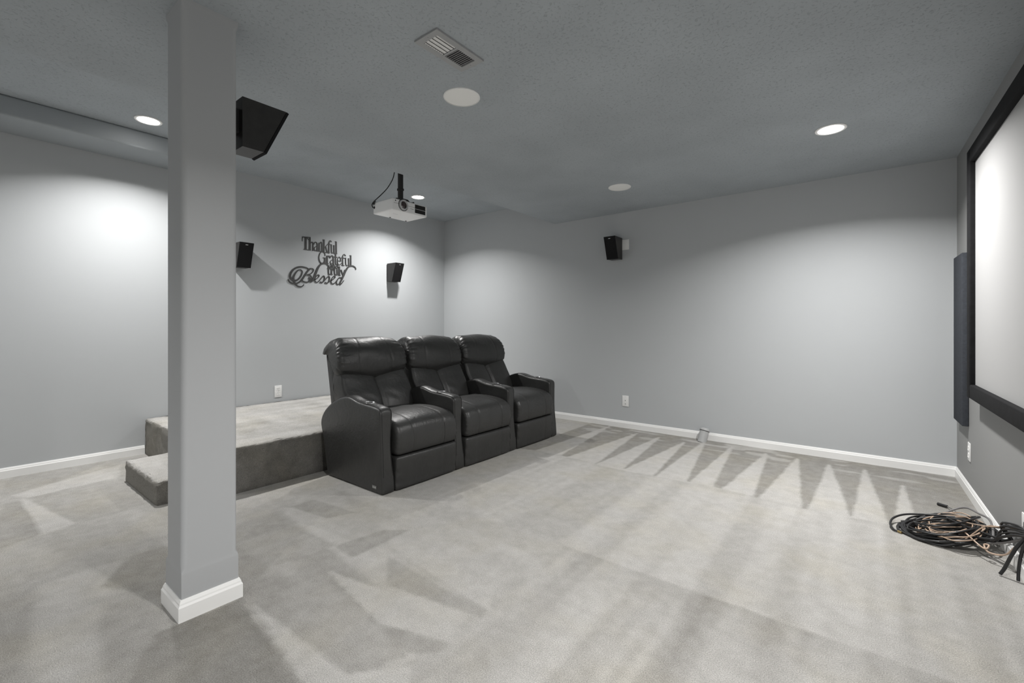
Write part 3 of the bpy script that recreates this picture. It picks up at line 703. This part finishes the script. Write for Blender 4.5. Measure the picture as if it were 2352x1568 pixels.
# ------------------------------------------------------------------ projector on its ceiling mount
def projector():
    # local frame: origin at centre of the underside, front looks along +x
    root = empty('projector', (-3.55, 2.763, 2.210), 'white home cinema projector hanging upside down from the ceiling', 'projector')
    D, W, H = 0.30, 0.405, 0.108
    b = B(); b.box((-D / 2, -W / 2, 0), (D / 2, W / 2, H), 0.012, 4)
    b.build('body', M_proj, root, smooth=True, auto=35)
    fx = D / 2
    B().box((fx - 0.002, -W / 2 + 0.012, 0.0645), (fx + 0.0006, W / 2 - 0.014, 0.0665)).build('case_seam', M_black, root)
    yl = -0.085
    MX = Matrix.Translation((fx, yl, 0.063)) @ Matrix.Rotation(PI / 2, 4, 'Y')
    B().lathe([(0.056, -0.002), (0.056, 0.0012), (0.050, 0.0014), (0.050, -0.002)], MX, 40).build('lens_recess', M_black, root, smooth=True, auto=40)
    r = B().lathe([(0.047, -0.01), (0.047, 0.014), (0.043, 0.018), (0.037, 0.017), (0.033, 0.008), (0.033, 0.0)], MX, 40).build('lens_ring', M_projside, root, smooth=True, auto=40)
    B().lathe([(0.0, 0.013), (0.018, 0.011), (0.0332, 0.005)], MX, 32).build('lens', M_lens, r, smooth=True)
    v = B(); v.box((fx - 0.004, 0.052, 0.018), (fx + 0.0008, 0.180, 0.098), 0.0004, 1)
    vo = v.build('vent_opening', M_dark, root)
    for z in (0.030, 0.044, 0.058, 0.072, 0.086):
        B().box((fx - 0.003, 0.054, z - 0.0014), (fx + 0.0018, 0.178, z + 0.0014)).build('vent_slat', M_black, vo)
    B().box((fx - 0.003, 0.054, 0.054), (fx + 0.002, 0.178, 0.058)).build('vent_bar', M_projside, vo)
    B().cyl((fx - 0.004, -0.172, 0.088), (fx + 0.0008, -0.172, 0.088), 0.006, n=16).build('infrared_window', M_black, root)
    t = B()
    for k, (yy, ww) in enumerate(((0.0, 0.008), (0.012, 0.004), (0.020, 0.009), (0.031, 0.005))): t.box((fx, yy, 0.043), (fx + 0.0007, yy + ww, 0.047))
    t.build('lettering', M_black, root)
    s = B()
    for k in range(7): s.box((0.02, -0.105 + k * 0.008, -0.0004), (0.028, -0.100 + k * 0.008, 0.0006))
    s.build('underside_lettering', M_projside, root)
    for sx, sy in ((-0.12, -0.03), (-0.12, 0.16)):
        B().cyl((sx, sy, -0.004), (sx, sy, 0.002), 0.008, n=16).build('foot', M_black, root)
    B().cyl((-fx + 0.02, -W / 2 - 0.001, 0.06), (-fx + 0.02, -W / 2 + 0.004, 0.06), 0.012, n=16).build('side_port', M_black, root)
    for sy in (-0.02, 0.06, 0.10):
        B().cyl((0.08, sy, H - 0.002), (0.08, sy, H + 0.004), 0.010, n=16).build('adjuster', M_projside, root)
projector()
def mount():
    root = empty('projector_mount', (-3.55, 2.763, 2.316), 'black steel ceiling mount holding the white projector', 'projector mount')
    B().box((-0.019, -0.019, 0.05), (0.019, 0.019, 0.318), 0.004, 2).build('drop_post', M_blackmetal, root, smooth=True, auto=35)
    B().box((-0.024, -0.024, 0.135), (0.024, 0.024, 0.158), 0.004, 2).build('collar', M_blackmetal, root, smooth=True, auto=35)
    b = B(); b.prism([(-0.085, 0.026), (0.085, 0.026), (0.05, 0.052), (-0.05, 0.052)], 'x', -0.05, 0.05); b.build('tilt_plate', M_blackmetal, root)
    for sx, sy in ((-1, -1), (-1, 1), (1, -1), (1, 1)):
        m = Matrix.Rotation(math.atan2(sy * 0.10, sx * 0.075), 4, 'Z')
        a = B(); a.box((0.04, -0.011, 0.020), (0.130, 0.011, 0.030), m=m); a.cyl(m @ Vector((0.120, 0, 0.0)), m @ Vector((0.120, 0, 0.034)), 0.009, n=12); a.build('arm', M_blackmetal, root)
mount()
o = tube('projector_cable', [(-3.560, 2.70, 2.615), (-3.575, 2.690, 2.55), (-3.62, 2.665, 2.47), (-3.655, 2.618, 2.40), (-3.685, 2.565, 2.335), (-3.693, 2.545, 2.30), (-3.690, 2.548, 2.275), (-3.684, 2.5575, 2.268)], 0.0045, M_rubber)
tag(o, 'black cable hanging from the ceiling down to the back of the projector', 'cable')
o = tube('power_plug', [(-3.66, 2.556, 2.330), (-3.668, 2.552, 2.322), (-3.675, 2.55, 2.31), (-3.68, 2.549, 2.296)], 0.009, M_rubber)
tag(o, 'black cable plug at the back corner of the projector', 'cable plug')

# ------------------------------------------------------------------ recliners
def loft(name, prof, y0, y1, mat, parent, ny=28, npf=72, end_r=0.03, mod=None, power=2.0, org=(0, 0, 0), auto=None, closedprof=True, sm=5, stitch=()):
    P = resample(catmull(prof, sm, True) if sm > 1 else np.array(prof, float), npf)
    c = P.mean(0); hx = (P[:, 0].max() - P[:, 0].min()) / 2; hz = (P[:, 1].max() - P[:, 1].min()) / 2
    # slices, denser near the ends
    k = np.linspace(-1, 1, ny); ys = np.sign(k) * (1 - (1 - np.abs(k)) ** 1.6)
    ym, hy = (y0 + y1) / 2, (y1 - y0) / 2
    V = []
    for s in ys:
        d = (1 - abs(s)) * hy
        e = 0.0
        if d < end_r: e = end_r * (1 - (1 - ((end_r - d) / end_r) ** power) ** (1 / power))
        fx = max(1 - e / hx, 0.02); fz = max(1 - e / hz, 0.02)
        for i, p in enumerate(P):
            x = c[0] + (p[0] - c[0]) * fx; z = c[1] + (p[1] - c[1]) * fz; y = ym + s * hy
            if mod: x, y, z = mod(x, y, z, s, i / npf)
            V.append((x - org[0], y - org[1], z - org[2]))
    F = []
    for j in range(ny - 1):
        for i in range(npf):
            F.append([j * npf + i, j * npf + (i + 1) % npf, (j + 1) * npf + (i + 1) % npf, (j + 1) * npf + i])
    F.append(list(range(npf))); F.append(list(range((ny - 1) * npf, ny * npf)))
    ob = py_mesh(name, V, F, mat, parent, smooth=True, auto=auto)
    for off, i0, i1 in stitch:
        s_ = off / hy; pts = []
        for i in range(int(i0 * npf), int(i1 * npf) + 1, 2):
            p = P[i % npf]; x, z = p
            if mod: x, y, z = mod(p[0], ym + off, p[1], s_, i / npf)
            else: y = ym + off
            pts.append((x - org[0], y - org[1], z - org[2]))
        tube('seam', pts, 0.0022, M_seam, ob, n=6, sub=2)
    return ob

ARM = [(-2.589, 0.016), (-2.592, 0.12), (-2.600, 0.30), (-2.609, 0.45), (-2.612, 0.535), (-2.618, 0.560), (-2.640, 0.575), (-2.69, 0.584), (-2.76, 0.590), (-2.83, 0.594), (-2.90, 0.602), (-2.96, 0.617), (-3.01, 0.625), (-3.06, 0.622), (-3.12, 0.608), (-3.20, 0.575), (-3.27, 0.537), (-3.33, 0.495), (-3.372, 0.445), (-3.386, 0.40), (-3.375, 0.35), (-3.352, 0.29), (-3.330, 0.20), (-3.31, 0.11), (-3.288, 0.016), (-3.280, 0.010), (-3.26, 0.008), (-2.95, 0.008), (-2.62, 0.008), (-2.597, 0.010)]
TOPLINE = [p for p in ARM if p[1] > 0.44 and p[0] < -2.60][:]
def arm_z(x):
    T = sorted([(p[0], p[1]) for p in ARM[5:18]])
    return float(np.interp(x, [t[0] for t in T], [t[1] for t in T]))
def armrest(root, org, ya, yb, outer=None):
    w_ = yb - ya; ym = (ya + yb) / 2
    def mod(x, y, z, s, t):
        # soft crown on top, waisted front
        if z > 0.42: z += 0.012 * (1 - abs(s) ** 2.5) * min(1, (z - 0.42) / 0.1)
        f = max(0.0, 1 - (-2.58 - x) / 0.10)
        if s > 0: y -= 0.034 * s * f * math.exp(-((z - 0.32) / 0.16) ** 2)
        return x, y, z
    ar = loft('armrest', ARM, ya, yb, M_leather, root, ny=22, npf=120, end_r=0.013, mod=mod, org=org, auto=None, sm=4)
    # stitched seams along both top edges
    for s in (-1, 1):
        pts = []
        for x, z in ARM[1:21]:
            X_, Y_, Z_ = mod(x, ym + s * (w_ / 2 - 0.0125), z, s * 0.76, 0)
            pts.append((X_ - org[0] + (0.0008 if z < 0.56 else 0), Y_ - org[1], Z_ - org[2] + (0.0006 if z >= 0.56 else 0)))
        tube('seam', pts, 0.0014, M_seam, ar, n=6, sub=4)
    # cup holder with a rim, and two control buttons on the flat front part
    cx_ = -2.805; z = arm_z(cx_) + 0.0085
    tilt = Matrix.Rotation(-math.atan2(arm_z(-2.78) - arm_z(-2.83), 0.05), 4, 'Y')
    MM = Matrix.Translation((cx_ - org[0], ym - org[1], z - org[2])) @ tilt
    rim = B().lathe([(0.034, -0.004), (0.043, -0.004), (0.0435, 0.002), (0.040, 0.0045), (0.036, 0.0035), (0.034, -0.001)], MM, 36).build('cup_holder', M_blackmetal, ar, smooth=True, auto=50)
    B().lathe([(0.0, 0.0012), (0.02, 0.0008), (0.035, 0.001)], MM, 30).build('cup_well', M_dark, rim)
    B().lathe([(0.0345, 0.0015), (0.0365, 0.0040), (0.0385, 0.0048), (0.0375, 0.0058), (0.0355, 0.0045), (0.0335, 0.0020)], MM, 36).build('chrome_lip', M_chrome, rim, smooth=True)
    for k, dx in enumerate((0.068, 0.094)):
        xx = cx_ + dx; zz = arm_z(xx) + 0.0095
        Mb = Matrix.Translation((xx - org[0], ym - org[1], zz - org[2]))
        B().lathe([(0.0105, -0.003), (0.0105, 0.0018), (0.0085, 0.0030), (0.0075, 0.0012), (0, 0.0012)], Mb, 20).build('control_button', M_chrome, ar, smooth=True, auto=50)
    return ar

def recliner(yc, label, left_arm, hw=0.2925, aw=0.105):
    org = (-3.0, yc, 0.0)
    root = empty('recliner', org, label, 'recliner', group=None)
    y0, y1 = yc - hw, yc + hw
    R = np.random.RandomState(int(yc * 100))
    ph = R.rand(8) * 6.28
    def seams(y, off=0.15, w=0.006): return sum(math.exp(-((y - yc - s * off) / w) ** 2) for s in (-1, 1))
    # footrest panel
    def fm(x, y, z, s, t):
        if x > -2.62: x += 0.006 * math.cos((y - yc) / hw * 1.3) - 0.0045 * seams(y)
        x += 0.003 * math.exp(-(1 - abs(s)) * 14) * math.sin(z * 90 + ph[0])
        return x, y, z
    fr = loft('footrest', [(-2.584, 0.014), (-2.582, 0.06), (-2.578, 0.14), (-2.574, 0.20), (-2.576, 0.228), (-2.590, 0.240), (-2.63, 0.241), (-2.67, 0.235), (-2.68, 0.12), (-2.67, 0.014), (-2.62, 0.010)], y0 + 0.002, y1 - 0.002, M_leather, root, ny=56, npf=56, end_r=0.018, mod=fm, org=org, stitch=((-0.15, 0.02, 0.47), (0.15, 0.02, 0.47)))
    # seat cushion
    def sm_(x, y, z, s, t):
        u = (y - yc) / hw
        if z > 0.40: z += 0.012 * (1 - u * u)
        front = smooth(-2.70, -2.60, np.float64(x))
        z -= 0.0045 * seams(y) * (1 if z > 0.40 else 0)
        x -= 0.0045 * seams(y) * float(front)
        # gathered pleats at the cushion sides
        pl = math.exp(-(1 - abs(s)) * 11)
        ang = math.atan2(z - 0.36, x + 2.75)
        x += 0.006 * pl * math.sin(ang * 34 + ph[1] + 3 * s) * float(front)
        z += 0.0035 * pl * math.sin(ang * 30 + ph[2])
        return x, y, z
    loft('seat', [(-2.570, 0.262), (-2.560, 0.30), (-2.556, 0.35), (-2.562, 0.40), (-2.580, 0.440), (-2.615, 0.468), (-2.67, 0.486), (-2.75, 0.497), (-2.85, 0.502), (-2.98, 0.498), (-3.10, 0.485), (-3.20, 0.47), (-3.22, 0.38), (-3.20, 0.27), (-3.0, 0.252), (-2.75, 0.248), (-2.62, 0.247), (-2.585, 0.250)], y0 + 0.001, y1 - 0.001, M_leather, root, ny=60, npf=110, end_r=0.040, mod=sm_, power=2.4, org=org, stitch=((-0.15, 0.0, 0.42), (0.15, 0.0, 0.42)))
    # base under the seat
    B().box((-3.26 - org[0], y0 + 0.004 - yc, 0.012), (-2.66 - org[0], y1 - 0.004 - yc, 0.27)).build('base', M_leather, root)
    def narrow(z, z0=0.86, z1=1.075, k=0.22):
        t = min(max((z - z0) / (z1 - z0), 0), 1); return 1 - k * t ** 2.6
    # rear shell
    def shm(x, y, z, s, t): return x, yc + (y - yc) * narrow(z), z
    loft('back_shell', [(-3.30, 0.40), (-3.27, 0.60), (-3.33, 0.80), (-3.395, 0.97), (-3.43, 1.02), (-3.475, 1.025), (-3.500, 0.99), (-3.475, 0.85), (-3.425, 0.62), (-3.392, 0.46), (-3.375, 0.40)], yc - 0.300, yc + 0.300, M_leather, root, ny=30, npf=70, end_r=0.022, mod=shm, org=org)
    # lower back: two bulging halves parted by a groove
    def lm(x, y, z, s, t):
        u = (y - yc)
        g = math.exp(-(u / 0.016) ** 2); bulge = abs(math.sin(min(abs(u) / 0.30, 1.0) * PI * 0.95))
        front = 1.0 if x > -3.26 + (0.55 - z) * 0.3 else 0.0
        x += front * (-0.020 * g + 0.014 * bulge)
        x += front * 0.003 * math.sin(z * 60 + u * 25 + ph[3]) * math.exp(-((abs(u) - 0.1) / 0.06) ** 2) * math.exp(-((z - 0.57) / 0.06) ** 2)
        z += 0.05 * (abs(u) / 0.32) ** 1.3 * smooth(0.66, 0.78, np.float64(z))
        wd = 1 + 0.08 * math.exp(-((z - 0.66) / 0.13) ** 2)
        return x, yc + u * wd, z
    loft('lower_back', [(-3.13, 0.43), (-3.095, 0.47), (-3.110, 0.53), (-3.145, 0.60), (-3.190, 0.67), (-3.235, 0.735), (-3.275, 0.775), (-3.32, 0.79), (-3.36, 0.76), (-3.36, 0.66), (-3.33, 0.54), (-3.29, 0.44), (-3.20, 0.41)], yc - 0.300, yc + 0.300, M_leather, root, ny=70, npf=90, end_r=0.035, mod=lm, org=org)
    # head pillow with a pointed lower edge, rolling over the top
    def hm(x, y, z, s, t):
        u = (y - yc)
        low = 1 - float(smooth(0.74, 0.90, np.float64(z)))
        z += low * (-0.030 + 0.034 * (abs(u) / 0.30))
        fr_ = 1.0 if x > -3.44 else 0.4
        sd = seams(u + yc, 0.152, 0.0055)
        cx0, cz0 = -3.34, 0.90
        dx, dz = x - cx0, z - cz0; l = math.hypot(dx, dz) + 1e-6
        ang = math.atan2(dz, dx)
        pl = math.exp(-(1 - abs(s)) * 8)
        r_ = -0.0045 * sd + 0.0065 * pl * (math.sin(ang * 17 + ph[4] + 2.5 * s) + 0.5 * math.sin(ang * 31 + ph[7] - 2 * s)) * fr_ * (0.4 + 0.6 * abs(math.sin(ang * 2 + ph[5]))) + 0.0035 * math.sin(u * 14 + ph[5]) * math.sin(ang * 3 + ph[6])
        r_ += 0.012 * (1 - (u / 0.33) ** 2)
        x += dx / l * r_; z += dz / l * r_
        return x, yc + u * narrow(z, 0.84, 1.075, 0.24), z
    loft('head_pillow', [(-3.285, 0.742), (-3.245, 0.765), (-3.220, 0.81), (-3.222, 0.87), (-3.245, 0.94), (-3.285, 1.00), (-3.335, 1.037), (-3.395, 1.050), (-3.455, 1.040), (-3.500, 1.005), (-3.522, 0.955), (-3.515, 0.925), (-3.475, 0.93), (-3.42, 0.92), (-3.36, 0.86), (-3.325, 0.78)], yc - 0.335, yc + 0.335, M_leather, root, ny=90, npf=110, end_r=0.055, mod=hm, power=2.2, org=org, stitch=((-0.152, 0.0, 0.60), (0.152, 0.0, 0.60)))
    if left_arm: armrest(root, org, y0 - aw, y0, True)
    armrest(root, org, y1, y1 + aw)
    return root
r1 = recliner(2.2615, 'black leather recliner nearest the camera, the only one with both armrests', True)
recliner(2.9515, 'black leather recliner in the middle of the row of three', False)
recliner(3.6415, 'black leather recliner at the far end of the row, nearest the far wall', False)
# small woven tag low on the outer side of the first armrest
tg = B(); tg.box((-2.700 + 3.0, 1.8605 - 2.2615, 0.035), (-2.655 + 3.0, 1.8640 - 2.2615, 0.055)); tgo = tg.build('cloth_tag', M_clothtag, r1)
tb = B()
for k, x in enumerate((-2.694, -2.686, -2.678, -2.670, -2.663)): tb.box((x + 3.0, 1.8600 - 2.2615, 0.041), (x + 3.0045, 1.8612 - 2.2615, 0.049))
tb.build('stitched_letters', M_thread, tgo)

# ------------------------------------------------------------------ the heap of cables by the screen wall
def pile_cables():
    R = random.Random(11)
    C0 = Vector((0.318, 3.400, 0.055))
    def coil(turns, ax, ay, ph, z0, tilt, wob, ctr, tail=None, head=None, rad=0.005, mat=M_rubber, name='cable', label='', cat='cable', group=None):
        pts = []
        n = int(turns * 14)
        for i in range(n + 1):
            a = ph + 2 * PI * turns * i / n
            k = 1 + wob * math.sin(a * 0.37 + ph * 3) + 0.03 * R.uniform(-1, 1)
            x = ctr[0] + ax * k * math.cos(a); y = ctr[1] + ay * k * math.sin(a)
            z = max(rad + 0.002, z0 + tilt * (x - ctr[0]) + 0.012 * math.sin(a * 1.7 + ph) + 0.004 * R.uniform(-1, 1))
            lim = cwall(y, 0.022 + rad)
            pts.append((min(x, lim), y, z))
        if head: pts = list(head) + pts
        if tail: pts = pts + list(tail)
        o = tube(name, pts, rad, mat, sub=4, n=7)
        return tag(o, label, cat, group)
    G = 'black cables coiled in the heap'
    exit_y = 2.98
    for k in range(9):
        t = R.uniform(0, 6.28)
        zz = 0.012 + 0.006 * k
        ex = [(0.44 + 0.01 * k, 3.26 - 0.01 * k, zz + 0.06), (0.49, 3.16, 0.14 + 0.008 * k), (0.52, 3.07, 0.19 + 0.006 * k), (cwall(exit_y, 0.004), exit_y + 0.012 * (k - 4), 0.235)] if k % 2 == 0 else None
        coil(2.6 + (k % 3) * 0.4, 0.188 - 0.006 * k, 0.118 + 0.010 * (k % 4), t if ex is None else -1.2 - 0.9 * 2 * PI * 0, zz, 0.30, 0.02, (C0.x + R.uniform(-0.03, 0.02), C0.y + R.uniform(-0.03, 0.03)), tail=ex,
             rad=0.0050 if k % 3 else 0.0066, label='black cable leading from the coiled heap up to the plate on the screen wall' if ex else 'black cable coiled in the tangled heap on the carpet by the screen wall', group='black cables running from the heap to the wall plate' if ex else G)
    for k in range(5):
        t = R.uniform(0, 6.28)
        ex = [(0.45, 3.25, 0.15), (0.50, 3.14, 0.19 + 0.01 * k), (0.525, 3.06, 0.22), (cwall(exit_y, 0.004), exit_y + 0.02, 0.242)] if k < 2 else None
        coil(1.8, 0.135 - 0.012 * k, 0.115 + 0.012 * k, t, 0.048 + 0.006 * k, 0.35, 0.06, (C0.x + R.uniform(-0.03, 0.04), C0.y + R.uniform(-0.05, 0.04)), tail=ex,
             rad=0.0030, mat=M_tan, name='speaker_wire', label='thin copper coloured wire running from the black cable heap to the wall plate' if ex else 'thin copper coloured speaker wire looped through the heap of black cables', cat='wire', group='copper wires leaving the heap' if ex else 'copper speaker wires in the heap')
    # the long loop with a brass end that reaches left onto the carpet
    o = tube('coaxial_cable', [(0.118, 3.322, 0.008), (0.100, 3.335, 0.010), (0.088, 3.393, 0.018), (0.105, 3.470, 0.030), (0.161, 3.530, 0.045), (0.257, 3.549, 0.062), (0.381, 3.53, 0.085), (0.464, 3.56, 0.098), (0.450, 3.50, 0.108), (0.360, 3.335, 0.112), (0.271, 3.275, 0.095), (0.205, 3.32, 0.075), (0.19, 3.38, 0.06)], 0.0055, M_rubber)
    tag(o, 'black coaxial cable curving left out of the heap, ending in a brass connector', 'cable')
    B().cyl((0.116, 3.324, 0.008), (0.135, 3.310, 0.0075), 0.0055, n=12).build('connector', M_brass, o)
    o = tube('cord', [(0.380, 3.952, 0.012), (0.393, 3.90, 0.02), (0.401, 3.836, 0.03), (0.400, 3.75, 0.04), (0.395, 3.658, 0.05), (0.40, 3.58, 0.055)], 0.0032, M_greycab)
    tag(o, 'thin grey cord with a black plug lying beyond the heap of cables', 'cord')
    B().cyl((0.338, 3.985, 0.010), (0.379, 3.954, 0.012), 0.0095, 0.0085, n=12).build('plug', M_rubber, o)
    o = tube('cord', [(0.28, 3.60, 0.012), (0.326, 3.711, 0.02), (0.39, 3.781, 0.05), (0.443, 3.761, 0.08), (0.478, 3.616, 0.10), (0.500, 3.52, 0.11), (0.497, 3.40, 0.105), (0.481, 3.293, 0.085), (0.453, 3.250, 0.07), (0.478, 3.205, 0.09), (0.515, 3.13, 0.135), (cwall(3.0, 0.004), 3.0, 0.215)], 0.0052, M_greycab)
    tag(o, 'grey cord arching over the back of the cable heap to the wall', 'cord')
    o = tube('cord', [(0.42, 3.42, 0.07), (0.47, 3.38, 0.11), (0.494, 3.36, 0.12), (0.518, 3.30, 0.145), (0.524, 3.25, 0.185), (0.528, 3.22, 0.19), (0.529, 3.19, 0.185), (0.530, 3.12, 0.205), (cwall(3.03, 0.004), 3.03, 0.230)], 0.0045, M_greycab)
    tag(o, 'dark grey cord rising in a small peak from the heap to the wall plate', 'cord')
    # two heavier leads dropping to the carpet
    o = tube('power_lead', [(0.468, 3.038, 0.008), (0.482, 3.036, 0.04), (0.500, 3.030, 0.10), (0.520, 3.02, 0.16), (cwall(3.0, 0.004), 3.0, 0.225)], 0.0070, M_rubber)
    tag(o, 'thick black lead dropping to the carpet in front of the heap', 'cable')
    o = tube('power_lead', [(0.520, 3.010, 0.006), (0.523, 3.020, 0.05), (0.530, 3.020, 0.12), (0.538, 3.00, 0.18), (cwall(2.99, 0.004), 2.99, 0.222)], 0.0062, M_rubber)
    tag(o, 'black lead hanging against the baseboard at the right picture edge', 'cable')
    o = tube('speaker_wire', [(0.38, 3.28, 0.09), (0.425, 3.215, 0.06), (0.444, 3.186, 0.06), (0.455, 3.20, 0.075), (0.440, 3.21, 0.07), (0.448, 3.180, 0.05), (0.480, 3.165, 0.05), (0.505, 3.14, 0.07), (0.522, 3.10, 0.12), (cwall(3.02, 0.004), 3.02, 0.216)], 0.0040, M_tan)
    tag(o, 'knotted tan wire at the near right edge of the cable heap', 'wire')
pile_cables()
